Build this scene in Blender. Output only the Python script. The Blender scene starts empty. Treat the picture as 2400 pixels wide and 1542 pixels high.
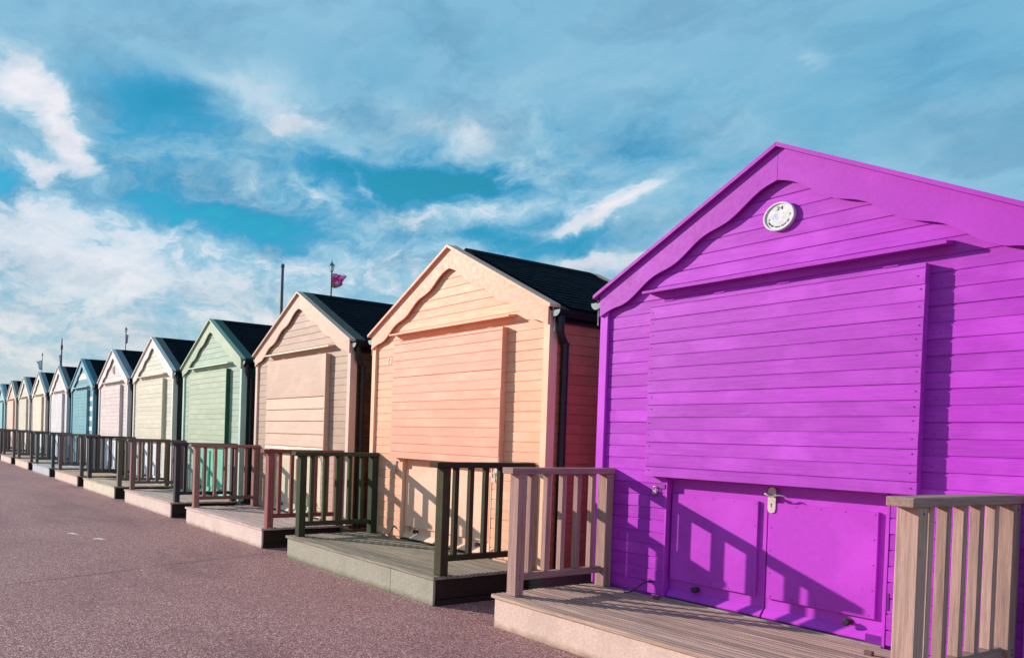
import bpy, bmesh, math, random
from mathutils import Vector, Matrix
random.seed(7)
sc = bpy.context.scene
COL = sc.collection
R = math.radians

# ------------------------------------------------------------------ camera
cam = bpy.data.cameras.new("camera")
cam.sensor_fit = 'HORIZONTAL'; cam.sensor_width = 36.0
cam.lens = 1673.234 / 2400 * 36.0
cam.shift_x = 585.74 / 2400; cam.shift_y = 264.76 / 2400
cam.clip_start = 0.05; cam.clip_end = 6000
cam_ob = bpy.data.objects.new("camera", cam); COL.objects.link(cam_ob)
_r = Vector((0.46977266, 0.88227077, 0.03019834)); _u = Vector((-0.02656975, -0.0200617, 0.99944563)); _f = Vector((-0.8823875, 0.4703146, -0.01401728))
cam_ob.matrix_world = Matrix(((_r.x, _u.x, -_f.x, 3.9433), (_r.y, _u.y, -_f.y, -5.2051), (_r.z, _u.z, -_f.z, 1.4), (0, 0, 0, 1)))
sc.camera = cam_ob

# ------------------------------------------------------------------ exposure
sc.view_settings.view_transform = 'Standard'; sc.view_settings.look = 'None'
sc.view_settings.exposure = 0.0; sc.view_settings.gamma = 1.0; sc.view_settings.use_curve_mapping = False

# ------------------------------------------------------------------ sun
LD = Vector((1.385, 1.0, -0.628)).normalized()           # direction the light travels
sun = bpy.data.lights.new("sun", 'SUN'); sun.energy = 5.0; sun.angle = R(0.55); sun.color = (1.0, 0.94, 0.86)
sun_ob = bpy.data.objects.new("sun", sun); COL.objects.link(sun_ob)
sun_ob.rotation_mode = 'QUATERNION'; sun_ob.rotation_quaternion = LD.to_track_quat('-Z', 'Y')
SUN_EL = math.asin(-LD.z)
SUN_AZ = math.atan2(-LD.x, -LD.y)                     # sky sun_rotation is measured from +Y clockwise

# ------------------------------------------------------------------ node helper
class NT:
    def __init__(s, tree): s.t = tree; s.n = tree.nodes; s.l = tree.links
    def new(s, typ, **kw):
        nd = s.n.new(typ)
        for k, v in kw.items(): setattr(nd, k, v)
        return nd
    def put(s, sock, v):
        if isinstance(v, bpy.types.NodeSocket): s.l.new(v, sock)
        elif v is not None: sock.default_value = v
    def m(s, op, a, b=None, c=None, clamp=False):
        nd = s.new('ShaderNodeMath', operation=op, use_clamp=clamp)
        s.put(nd.inputs[0], a)
        if b is not None: s.put(nd.inputs[1], b)
        if c is not None: s.put(nd.inputs[2], c)
        return nd.outputs[0]
    def vm(s, op, a, b=None, out=0):
        nd = s.new('ShaderNodeVectorMath', operation=op); s.put(nd.inputs[0], a)
        if b is not None: s.put(nd.inputs[1], b)
        return nd.outputs[out]
    def mapping(s, v, loc=(0, 0, 0), rot=(0, 0, 0), scale=(1, 1, 1), typ='POINT'):
        nd = s.new('ShaderNodeMapping', vector_type=typ); s.put(nd.inputs[0], v)
        nd.inputs['Location'].default_value = loc; nd.inputs['Rotation'].default_value = rot; nd.inputs['Scale'].default_value = scale
        return nd.outputs[0]
    def noise(s, v, scale, detail=4, rough=.5, dist=0, out='Fac'):
        nd = s.new('ShaderNodeTexNoise'); s.put(nd.inputs['Vector'], v)
        nd.inputs['Scale'].default_value = scale; nd.inputs['Detail'].default_value = detail
        nd.inputs['Roughness'].default_value = rough; nd.inputs['Distortion'].default_value = dist
        return nd.outputs[out]
    def ramp(s, f, stops, interp='LINEAR'):
        nd = s.new('ShaderNodeValToRGB'); cr = nd.color_ramp; cr.interpolation = interp
        while len(cr.elements) < len(stops): cr.elements.new(0.5)
        for e, (p, c) in zip(cr.elements, stops):
            e.position = p; e.color = tuple(c) + (1,) if len(c) == 3 else c
        s.put(nd.inputs[0], f); return nd.outputs[0]
    def mix(s, f, a, b, blend='MIX'):
        nd = s.new('ShaderNodeMix', data_type='RGBA', blend_type=blend)
        s.put(nd.inputs[0], f)
        s.put(nd.inputs[6], a if isinstance(a, bpy.types.NodeSocket) else tuple(a) + (1,))
        s.put(nd.inputs[7], b if isinstance(b, bpy.types.NodeSocket) else tuple(b) + (1,))
        return nd.outputs[2]
    def bump(s, h, strength, dist, normal=None):
        nd = s.new('ShaderNodeBump'); s.put(nd.inputs['Height'], h)
        nd.inputs['Strength'].default_value = strength; nd.inputs['Distance'].default_value = dist
        if normal: s.put(nd.inputs['Normal'], normal)
        return nd.outputs[0]
    def mr(s, v, a, b, c=0.0, d=1.0):
        nd = s.new('ShaderNodeMapRange'); s.put(nd.inputs[0], v)
        for i, x in enumerate((a, b, c, d)): nd.inputs[i + 1].default_value = x
        return nd.outputs[0]

# ------------------------------------------------------------------ sky: Nishita seen through broken cloud
def lin(r, g, b):
    f = lambda c: (c / 255 / 12.92) if c / 255 <= .04045 else ((c / 255 + .055) / 1.055) ** 2.4
    return (f(r), f(g), f(b))
world = bpy.data.worlds.new("World"); sc.world = world; world.use_nodes = True
world.node_tree.nodes.clear(); W = NT(world.node_tree)
SKY_S = 0.1
wo = W.new('ShaderNodeOutputWorld'); bg = W.new('ShaderNodeBackground'); bg.inputs['Strength'].default_value = SKY_S
W.l.new(bg.outputs[0], wo.inputs[0])
sky = W.new('ShaderNodeTexSky', sky_type='NISHITA'); sky.sun_disc = False
sky.sun_elevation = SUN_EL; sky.sun_rotation = SUN_AZ; sky.air_density = 1.0; sky.dust_density = 0.6; sky.ozone_density = 2.0
skycol = W.mix(1.0, sky.outputs[0], (0.20, 1.28, 1.26), 'MULTIPLY')
tc = W.new('ShaderNodeTexCoord'); D = W.vm('NORMALIZE', tc.outputs['Generated'])
sx = W.new('ShaderNodeSeparateXYZ'); W.l.new(D, sx.inputs[0]); dx, dy, dz = sx.outputs
az = W.m('ARCTAN2', dy, W.m('MULTIPLY', dx, -1.0)); el = W.m('ARCSINE', dz)
cb = W.new('ShaderNodeCombineXYZ'); W.put(cb.inputs[0], az); W.put(cb.inputs[1], el)
ST = cb.outputs[0]
# high cloud layer, seen in perspective
inv = W.m('DIVIDE', 1.0, W.m('ADD', W.m('MAXIMUM', dz, 0.0), 0.16))
cp = W.new('ShaderNodeCombineXYZ'); W.put(cp.inputs[0], W.m('MULTIPLY', dx, inv)); W.put(cp.inputs[1], W.m('MULTIPLY', dy, inv))
warp = W.noise(cp.outputs[0], 1.6, 3, .5, out='Color')
CPW = W.vm('ADD', cp.outputs[0], W.vm('MULTIPLY', W.vm('SUBTRACT', warp, (.5, .5, .5)), (.35, .35, 0)))
n1 = W.noise(W.mapping(CPW, rot=(0, 0, R(35)), scale=(1.0, 1.5, 1)), 1.7, 10, .58, .2)
n2 = W.noise(W.mapping(CPW, rot=(0, 0, R(52)), scale=(1.0, 1.9, 1)), 4.2, 10, .64, .3)
# edges of the blobs are frayed by warping the direction itself
wn = W.noise(W.mapping(ST, scale=(1, 1.6, 1)), 9.0, 6, .6, .4, out='Color')
STW = W.vm('ADD', ST, W.vm('MULTIPLY', W.vm('SUBTRACT', wn, (.5, .5, .5)), (.13, .075, 0)))
BL = [(0.371,0.302,0.160,0.034,-0.15,-0.36),(0.485,0.268,0.095,0.026,-0.14,-0.40),(0.30,0.33,0.06,0.012,-0.2,0.2),(0.44,0.31,0.08,0.010,-0.1,0.18),(0.36,0.275,0.07,0.010,0.05,0.16),(0.710,0.337,0.118,0.017,-0.14,-0.60),(0.671,0.312,0.068,0.021,-0.04,-0.40),(0.309,0.422,0.061,0.031,-0.30,-0.35),(0.162,0.303,0.058,0.019,-0.31,-0.50),(0.237,0.360,0.058,0.012,-0.48,-0.40),(0.774,0.261,0.049,0.013,-0.05,-0.35),(0.886,0.239,0.054,0.015,0.02,-0.50),(0.869,0.276,0.030,0.010,-0.08,-0.35),(0.955,0.341,0.057,0.022,0.22,-0.15),(0.379,0.420,0.058,0.023,-0.24,-0.30),(0.600,0.340,0.053,0.021,-0.33,-0.30),(1.235,0.396,0.104,0.061,0.35,-0.08),(0.148,0.418,0.033,0.027,-0.72,0.75),(0.203,0.383,0.055,0.017,-0.74,0.80),(0.231,0.362,0.030,0.012,-0.75,0.50),(0.188,0.332,0.038,0.011,-0.05,0.50),(0.178,0.305,0.036,0.019,-0.40,0.50),(0.211,0.278,0.114,0.026,0.09,0.30),(0.443,0.438,0.088,0.025,-0.19,0.22),(0.527,0.401,0.041,0.013,-0.14,0.30),(0.787,0.358,0.109,0.015,-0.43,0.22),(0.938,0.283,0.049,0.012,0.52,0.70),(0.885,0.265,0.029,0.012,0.28,0.35),(0.712,0.290,0.103,0.012,0.08,0.36),(0.554,0.313,0.035,0.008,-0.55,0.35),(0.624,0.329,0.033,0.006,-0.99,0.30),(0.240,0.243,0.173,0.027,-0.02,0.26),(0.474,0.212,0.291,0.040,0.00,0.16),(0.198,0.168,0.142,0.028,0.07,0.22),(0.488,0.161,0.030,0.010,-0.23,0.40),(0.299,0.175,0.035,0.007,-0.11,0.25),(0.921,0.221,0.052,0.010,0.11,0.50),(0.996,0.230,0.034,0.009,0.50,0.40),(1.131,0.402,0.015,0.005,-0.24,0.15)]
n3 = W.noise(W.mapping(STW, rot=(0, 0, R(-8)), scale=(1.0, 2.3, 1)), 10.0, 9, .62, .35)
n4 = W.noise(W.mapping(STW, rot=(0, 0, R(-4)), scale=(1.0, 1.7, 1)), 26.0, 8, .62, .5)
acc = None
for (a, e, la, lb, ang, amp) in BL:
    q = W.mapping(STW, loc=(a, e, 0), rot=(0, 0, ang), scale=(la, lb, 1), typ='TEXTURE')
    g = W.m('EXPONENT', W.m('MULTIPLY', W.vm('DOT_PRODUCT', q, q, out=1), -0.9))
    acc = W.m('MULTIPLY', g, amp) if acc is None else W.m('MULTIPLY_ADD', g, amp, acc)
base = W.m('ADD', 0.40, W.m('MULTIPLY', W.m('SUBTRACT', n1, 0.5), 0.55))
base = W.m('ADD', base, W.m('MULTIPLY', W.m('SUBTRACT', n2, 0.5), 0.22))
midw = W.m('MULTIPLY', W.mr(el, 0.33, 0.46, 1.0, 0.18), W.mr(az, 0.80, 1.15, 1.0, 0.25))
base = W.m('ADD', base, W.m('MULTIPLY', W.m('MULTIPLY', W.m('SUBTRACT', n3, 0.5), midw), 1.15))
base = W.m('ADD', base, W.m('MULTIPLY', W.m('MULTIPLY', W.m('SUBTRACT', n4, 0.5), midw), 0.6))
low = W.mr(el, 0.0, 0.28, 0.30, 0.0)                     # cloud closes up towards the horizon
calm = W.m('MULTIPLY', W.mr(el, 0.33, 0.50, 1.0, 0.40), W.mr(az, 0.80, 1.15, 1.0, 0.6))                   # smoother veil overhead
n_part = W.m('MULTIPLY', W.m('SUBTRACT', base, 0.40), calm)
dens = W.m('ADD', W.m('ADD', W.m('ADD', 0.50, n_part), acc), low)
K = 1 / SKY_S
def cl(r, g, b): return tuple(min(c * K, 50) for c in lin(r, g, b))
cloud = W.ramp(W.m('MULTIPLY', dens, 0.8), [(0.0, lin(40, 150, 205)), (0.22, lin(86, 166, 210)), (0.36, lin(122, 182, 214)), (0.50, lin(160, 203, 226)), (0.62, lin(210, 225, 238)), (0.9, lin(238, 238, 246))])
shd = W.noise(W.mapping(STW, rot=(0, 0, R(-10)), scale=(1.0, 2.6, 1)), 6.0, 6, .58, .3)
cloud = W.mix(W.mr(shd, .48, .66, 0.0, .42), cloud, W.mix(.75, cloud, lin(150, 178, 200), 'MULTIPLY'))
warmlow = W.mix(W.mr(el, 0.03, 0.24, 0.9, 0.0), cloud, W.ramp(dens, [(0.0, lin(140, 188, 206)), (0.45, lin(176, 208, 216)), (0.72, lin(212, 216, 216)), (1, lin(240, 236, 230))]))
cloudK = W.vm('SCALE', warmlow); cloudK.node.inputs['Scale'].default_value = K
cov = W.m('SMOOTH_MIN', W.mr(dens, -0.08, 0.44, 0.0, 1.0), 1.0, 0.1)
final = W.mix(cov, skycol, cloudK)
W.l.new(final, bg.inputs['Color'])

# ------------------------------------------------------------------ materials
def new_mat(name):
    m = bpy.data.materials.new(name); m.use_nodes = True
    m.node_tree.nodes.clear(); N = NT(m.node_tree)
    o = N.new('ShaderNodeOutputMaterial'); b = N.new('ShaderNodeBsdfPrincipled'); N.l.new(b.outputs[0], o.inputs[0])
    return m, N, b
def obj_coord(N, spread=13.7):
    t = N.new('ShaderNodeTexCoord'); oi = N.new('ShaderNodeObjectInfo')
    off = N.m('MULTIPLY', oi.outputs['Random'], spread)
    c = N.new('ShaderNodeCombineXYZ')
    for i in range(3): N.put(c.inputs[i], off)
    return N.vm('ADD', t.outputs['Object'], c.outputs[0]), oi.outputs['Random'], t.outputs['Object']
_pc = {}
def paint(rgb, grain='h', wear=0.5, rough=0.5):
    key = (rgb, grain, wear, rough)
    if key in _pc: return _pc[key]
    m, N, b = new_mat("painted_wood")
    v, rnd, ob = obj_coord(N)
    sc_ = (1.6, 1.6, 26.0) if grain == 'h' else (30.0, 30.0, 1.6) if grain == 'v' else (7, 7, 7)
    gr = N.noise(N.mapping(v, scale=sc_), 3.2, 6, .62, .35)
    fine = N.noise(N.mapping(v, scale=sc_), 11.0, 3, .6)
    blot = N.noise(v, 2.3, 4, .55, .3)
    spk = N.noise(v, 38, 3, .6)
    c0 = lin(*rgb)
    pale = tuple(min(0.92, c * 1.12 + .03 * wear) for c in c0); dark = tuple(c * (1 - .22 * wear) for c in c0)
    col = N.mix(N.mr(gr, .36, .66), dark, c0)
    col = N.mix(N.mr(blot, .48, .70, 0, .85), col, pale)
    col = N.mix(N.mr(spk, .62, .78, 0, .35 * wear), col, pale)
    stk = N.noise(N.mapping(v, scale=(sc_[0] * 1.6, sc_[1] * 1.6, sc_[2] * 2.2)), 3.0, 5, .65, .2)
    col = N.mix(N.mr(stk, .58, .72, 0, .55 * wear), col, tuple(min(.9, c * 1.18 + .07 * wear) for c in c0)); col = N.mix(N.mr(stk, .42, .30, 0, .5 * wear), col, tuple(c * .62 for c in c0))
    # sparse old knots and filler spots
    vo = N.new('ShaderNodeTexVoronoi'); N.put(vo.inputs['Vector'], N.mapping(v, scale=(1.0, 1.0, 2.6) if grain == 'h' else (2.6, 2.6, 1.0))); vo.inputs['Scale'].default_value = 2.4
    kn = N.mr(vo.outputs['Distance'], .035, .075, 1.0, 0.0)
    col = N.mix(N.m('MULTIPLY', kn, .35), col, dark)
    hs = N.new('ShaderNodeHueSaturation'); N.put(hs.inputs['Color'], col); N.put(hs.inputs['Value'], N.mr(rnd, 0, 1, .99 - .10 * wear, 1.01 + .06 * wear))
    N.l.new(hs.outputs[0], b.inputs['Base Color'])
    N.put(b.inputs['Roughness'], N.mr(gr, .3, .7, rough + .1, rough - .08)); b.inputs['Specular IOR Level'].default_value = .35
    h = N.m('ADD', N.m('MULTIPLY', gr, .6), N.m('MULTIPLY', fine, .4)); h = N.m('ADD', h, N.m('MULTIPLY', kn, .5))
    N.l.new(N.bump(h, .55, .0022), b.inputs['Normal'])
    _pc[key] = m; return m
_wc = {}
def wood(rgb, grain='v', contrast=.45, rough=.7, moss=0.0):
    key = (rgb, grain, contrast, moss)
    if key in _wc: return _wc[key]
    m, N, b = new_mat("weathered_wood")
    v, rnd, ob = obj_coord(N)
    sc_ = (1.2, 30.0, 30.0) if grain == 'x' else (30.0, 1.2, 30.0) if grain == 'y' else (30.0, 30.0, 1.1)
    mv = N.mapping(v, scale=sc_)
    gr = N.noise(mv, 2.2, 6, .65, .5); ring = N.noise(mv, .8, 3, .5, 1.6)
    blot = N.noise(v, 4.0, 4, .6)
    c0 = lin(*rgb); dark = tuple(c * (1 - contrast) for c in c0); pale = tuple(min(.85, c * (1 + contrast * .55)) for c in c0)
    col = N.mix(N.mr(gr, .34, .66), dark, pale)
    st = N.m('SINE', N.m('MULTIPLY', ring, 60)); col = N.mix(N.mr(st, .2, 1, 0, .28 if grain != 'x' else 0), col, dark)
    col = N.mix(N.mr(blot, .5, .75, 0, .5), col, c0)
    vo = N.new('ShaderNodeTexVoronoi'); N.put(vo.inputs['Vector'], N.mapping(v, scale=(2.2, 1, 2.2) if grain == 'y' else (1, 2.2, 2.2) if grain == 'x' else (2.2, 2.2, 1))); vo.inputs['Scale'].default_value = 3.4
    kn = N.mr(vo.outputs['Distance'], .05, .10, 1, 0); col = N.mix(N.m('MULTIPLY', kn, .55), col, tuple(c * .45 for c in c0))
    if moss: col = N.mix(N.mr(N.noise(v, 6, 5, .65), .52, .68, 0, moss), col, lin(70, 92, 50))
    hs = N.new('ShaderNodeHueSaturation'); N.put(hs.inputs['Color'], col); N.put(hs.inputs['Value'], N.mr(rnd, 0, 1, .80, 1.16))
    N.l.new(hs.outputs[0], b.inputs['Base Color']); b.inputs['Roughness'].default_value = rough; b.inputs['Specular IOR Level'].default_value = .25
    N.l.new(N.bump(N.m('ADD', gr, N.m('MULTIPLY', st, .12 if grain != 'x' else 0)), .6, .0022), b.inputs['Normal'])
    _wc[key] = m; return m
def board_stone(rgb, dirt=(92, 84, 66), amt=.6):
    m, N, b = new_mat("cement_board")
    v, rnd, ob = obj_coord(N)
    f = N.noise(v, 55, 5, .7); big = N.noise(N.mapping(v, scale=(1, 1, .6)), 5, 5, .6); run = N.noise(N.mapping(v, scale=(22, 22, 1.0)), 2, 4, .6)
    c0 = lin(*rgb); col = N.mix(N.mr(f, .35, .7), tuple(c * .82 for c in c0), tuple(min(.9, c * 1.15) for c in c0))
    col = N.mix(N.mr(big, .45, .7, 0, .45), col, tuple(c * .68 for c in c0))
    col = N.mix(N.mr(run, .52, .75, 0, .25), col, tuple(c * .6 for c in c0))
    s = N.new('ShaderNodeSeparateXYZ'); N.l.new(ob, s.inputs[0])
    z = N.m('ADD', s.outputs[2], N.m('MULTIPLY', N.m('SUBTRACT', N.noise(v, 14, 5, .7), .5), -.085))
    col = N.mix(N.mr(z, .0, .05, amt, 0), col, lin(*dirt))
    N.l.new(col, b.inputs['Base Color']); b.inputs['Roughness'].default_value = .85; b.inputs['Specular IOR Level'].default_value = .2
    N.l.new(N.bump(f, .5, .002), b.inputs['Normal']); return m
def plain(name, rgb, rough=.5, metal=0.0, bump=0.0):
    m, N, b = new_mat(name); v, rnd, ob = obj_coord(N)
    n = N.noise(v, 22, 4, .6); c0 = lin(*rgb)
    N.l.new(N.mix(N.mr(n, .3, .7), tuple(c * .8 for c in c0), tuple(min(.95, c * 1.1) for c in c0)), b.inputs['Base Color'])
    b.inputs['Roughness'].default_value = rough; b.inputs['Metallic'].default_value = metal
    if bump: N.l.new(N.bump(n, .4, bump), b.inputs['Normal'])
    return m
def slate_mat():
    m, N, b = new_mat("slate"); t = N.new('ShaderNodeTexCoord'); v = t.outputs['Object']
    vo = N.new('ShaderNodeTexVoronoi'); N.put(vo.inputs['Vector'], N.mapping(v, scale=(.5, 5, 10))); vo.inputs['Scale'].default_value = 1.0
    n = N.noise(v, 30, 4, .6)
    col = N.mix(N.mr(n, .3, .7), lin(8, 14, 24), lin(20, 28, 40)); col = N.mix(.25, col, vo.outputs['Color'], 'MULTIPLY')
    N.l.new(col, b.inputs['Base Color']); b.inputs['Roughness'].default_value = .9; b.inputs['Specular IOR Level'].default_value = .06
    N.l.new(N.bump(n, .5, .002), b.inputs['Normal']); return m
def asphalt_mat():
    m, N, b = new_mat("resin_bound_promenade"); t = N.new('ShaderNodeTexCoord'); v = t.outputs['Object']
    vo = N.new('ShaderNodeTexVoronoi'); N.put(vo.inputs['Vector'], v); vo.inputs['Scale'].default_value = 200
    vo2 = N.new('ShaderNodeTexVoronoi'); N.put(vo2.inputs['Vector'], v); vo2.inputs['Scale'].default_value = 130
    s = N.new('ShaderNodeSeparateXYZ'); N.l.new(vo.outputs['Color'], s.inputs[0])
    s2 = N.new('ShaderNodeSeparateXYZ'); N.l.new(vo2.outputs['Color'], s2.inputs[0])
    big = N.noise(v, .55, 5, .6); mid = N.noise(v, 6, 4, .6)
    col = N.mix(N.mr(s.outputs[0], 0, 1), lin(112, 62, 66), lin(152, 90, 90))
    col = N.mix(N.mr(s.outputs[1], .72, .80), col, lin(222, 180, 170))
    col = N.mix(N.mr(s2.outputs[0], .90, .93, 0, .8), col, lin(232, 205, 196))
    col = N.mix(N.mr(s2.outputs[1], .82, .88, 0, .5), col, lin(84, 48, 56))
    col = N.mix(N.mr(big, .35, .7, 0, .30), col, lin(118, 70, 78)); col = N.mix(N.mr(mid, .4, .7, 0, .15), col, lin(150, 96, 98))
    pt = N.noise(N.mapping(v, scale=(.35, 1.0, 1)), 1.1, 6, .65, .6); col = N.mix(N.mr(pt, .52, .66, 0, .28), col, lin(84, 52, 60))
    sp = N.noise(v, 3.2, 5, .7, .4); col = N.mix(N.mr(sp, .66, .76, 0, .35), col, lin(196, 156, 150))
    N.l.new(col, b.inputs['Base Color']); b.inputs['Roughness'].default_value = .72; b.inputs['Specular IOR Level'].default_value = .3
    h = N.m('SUBTRACT', 1.0, vo.outputs['Distance']); h = N.m('ADD', h, N.m('MULTIPLY', s.outputs[2], .6))
    N.l.new(N.bump(h, .4, .0026), b.inputs['Normal']); return m
M_SLATE = slate_mat(); M_GROUND = asphalt_mat()
M_GUTTER = plain("black_plastic", (18, 20, 26), .4); M_CAP = plain("grey_plastic", (128, 142, 144), .5)
M_DARK = wood((52, 40, 34), 'x', .4); M_METAL = plain("brushed_metal", (205, 198, 190), .35, .85); M_IRON = plain("dull_iron", (62, 48, 66), .5, .5)
M_WHITE = plain("white_plastic", (222, 216, 216), .45); M_INK = plain("dark_lettering", (84, 80, 94), .6); M_CONC = board_stone((120, 108, 100))
M_POLE = plain("dark_painted_metal", (70, 92, 106), .5); M_FELT = plain("grey_verge_felt", (96, 92, 96), .8, bump=.002)

# ------------------------------------------------------------------ mesh helpers
def mk(name, verts, faces, mat, parent=None, smooth=False, loc=None):
    me = bpy.data.meshes.new(name); me.from_pydata([tuple(v) for v in verts], [], faces); me.update()
    if smooth:
        for p in me.polygons: p.use_smooth = True
    me.materials.append(mat)
    return link(name, me, parent, loc)
def link(name, me, parent=None, loc=None):
    o = bpy.data.objects.new(name, me); COL.objects.link(o)
    if parent: o.parent = parent
    if loc: o.location = loc
    return o
def empty(name, loc, label, cat, group=None):
    o = bpy.data.objects.new(name, None); COL.objects.link(o); o.location = loc; o.empty_display_size = .2
    o['label'] = label; o['category'] = cat
    if group: o['group'] = group
    return o
class MB:
    """collects solids"""
    def __init__(s): s.v = []; s.f = []
    def add(s, v, f):
        k = len(s.v); s.v += [tuple(x) for x in v]; s.f += [tuple(i + k for i in q) for q in f]; return s
    def box(s, x0, x1, y0, y1, z0, z1, c=0.0):
        if c <= 0:
            v = [(x, y, z) for x in (x0, x1) for y in (y0, y1) for z in (z0, z1)]
            return s.add(v, [(0, 1, 3, 2), (4, 6, 7, 5), (0, 4, 5, 1), (2, 3, 7, 6), (0, 2, 6, 4), (1, 5, 7, 3)])
        bm = bmesh.new(); bmesh.ops.create_cube(bm, size=1)
        for q in bm.verts: q.co = Vector(((x0 + x1) / 2 + q.co.x * (x1 - x0), (y0 + y1) / 2 + q.co.y * (y1 - y0), (z0 + z1) / 2 + q.co.z * (z1 - z0)))
        bmesh.ops.bevel(bm, geom=list(bm.edges), offset=c, segments=1, affect='EDGES')
        bm.verts.index_update(); s.add([q.co[:] for q in bm.verts], [[q.index for q in f.verts] for f in bm.faces]); bm.free(); return s
    def prism(s, prof, a, b, axis='x'):
        """prof: list of (p,q); axis x -> (y,z); y -> (x,z); z -> (x,y)"""
        n = len(prof)
        def P(t, p, q): return (t, p, q) if axis == 'x' else (p, t, q) if axis == 'y' else (p, q, t)
        v = [P(a, *p) for p in prof] + [P(b, *p) for p in prof]
        f = [(i, (i + 1) % n, n + (i + 1) % n, n + i) for i in range(n)] + [tuple(range(n))[::-1], tuple(range(n, 2 * n))]
        return s.add(v, f)
    def tube(s, pts, r, n=10, rs=None):
        pts = [Vector(p) for p in pts]; k = len(s.v); ref = None; rings = []
        for i, p in enumerate(pts):
            t = (pts[min(i + 1, len(pts) - 1)] - pts[max(i - 1, 0)]).normalized()
            if ref is None: ref = t.orthogonal().normalized()
            ref = (ref - t * ref.dot(t)).normalized(); w = t.cross(ref); rr = rs[i] if rs else r
            rings.append([p + (ref * math.cos(2 * math.pi * j / n) + w * math.sin(2 * math.pi * j / n)) * rr for j in range(n)])
        v = [q for ring in rings for q in ring]
        f = [(i * n + j, i * n + (j + 1) % n, (i + 1) * n + (j + 1) % n, (i + 1) * n + j) for i in range(len(pts) - 1) for j in range(n)]
        f += [tuple(range(n))[::-1], tuple(range((len(pts) - 1) * n, len(pts) * n))]
        return s.add(v, f)
    def lathe(s, prof, c=(0, 0, 0), n=16, axis='z'):
        v = []
        for (r, h) in prof:
            for j in range(n):
                a = 2 * math.pi * j / n
                if axis == 'z': v.append((c[0] + r * math.cos(a), c[1] + r * math.sin(a), c[2] + h))
                else: v.append((c[0] + r * math.cos(a), c[1] - h, c[2] + r * math.sin(a)))
        f = [(i * n + j, i * n + (j + 1) % n, (i + 1) * n + (j + 1) % n, (i + 1) * n + j) for i in range(len(prof) - 1) for j in range(n)]
        f += [tuple(range(n))[::-1], tuple(range((len(prof) - 1) * n, len(prof) * n))]
        return s.add(v, f)
    def build(s, name, mat, parent=None, smooth=False, loc=None, kind=None, label=None):
        o = mk(name, s.v, s.f, mat, parent, smooth, loc)
        bm = bmesh.new(); bm.from_mesh(o.data); bmesh.ops.recalc_face_normals(bm, faces=bm.faces); bm.to_mesh(o.data); bm.free()
        if smooth:
            try: o.data.set_sharp_from_angle(angle=R(35))
            except Exception: pass
        if kind: o['kind'] = kind
        if label: o['label'] = label
        return o

def text_mesh(txt, size, depth=.002):
    cu = bpy.data.curves.new("t", 'FONT'); cu.body = txt; cu.size = size; cu.extrude = depth / 2; cu.align_x = 'CENTER'; cu.align_y = 'CENTER'; cu.resolution_u = 3
    o = bpy.data.objects.new("t", cu); COL.objects.link(o); bpy.context.view_layer.update()
    me = bpy.data.meshes.new_from_object(o.evaluated_get(bpy.context.evaluated_depsgraph_get()))
    v = [tuple(q.co) for q in me.vertices]; f = [tuple(p.vertices) for p in me.polygons]
    bpy.data.objects.remove(o); bpy.data.curves.remove(cu); bpy.data.meshes.remove(me)
    return v, f      # lies in xy, facing +z
def to_front(v, x, y, z, rot=0.0, stretch=1.0, bold=0.0):   # put text on a wall facing -y
    c, s_ = math.cos(rot), math.sin(rot)
    return [(x + (a * c - b * s_) * stretch, y - d, z + a * s_ + b * c) for a, b, d in v]

# ------------------------------------------------------------------ ground
g = MB(); g.v = [(-3000, -3000, 0), (3000, -3000, 0), (3000, 3000, 0), (-3000, 3000, 0)]; g.f = [(0, 1, 2, 3)]
gro = g.build('promenade', M_GROUND); gro['kind'] = 'structure'
pts = [(-2.40, -5.2), (-2.56, -4.27), (-2.76, -3.4), (-2.95, -2.7), (-3.10, -2.0), (-3.22, -1.4), (-3.282, -1.17)]
v = []
for (x, y) in pts: wv = .0035 + random.random() * .0015; v += [(x - wv, y, .004), (x + wv, y, .004)]
jo = mk('surfacing_joint', v, [(2 * i, 2 * i + 1, 2 * i + 3, 2 * i + 2) for i in range(len(pts) - 1)], plain("tar_joint", (52, 32, 40), .8)); jo['kind'] = 'structure'

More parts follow.
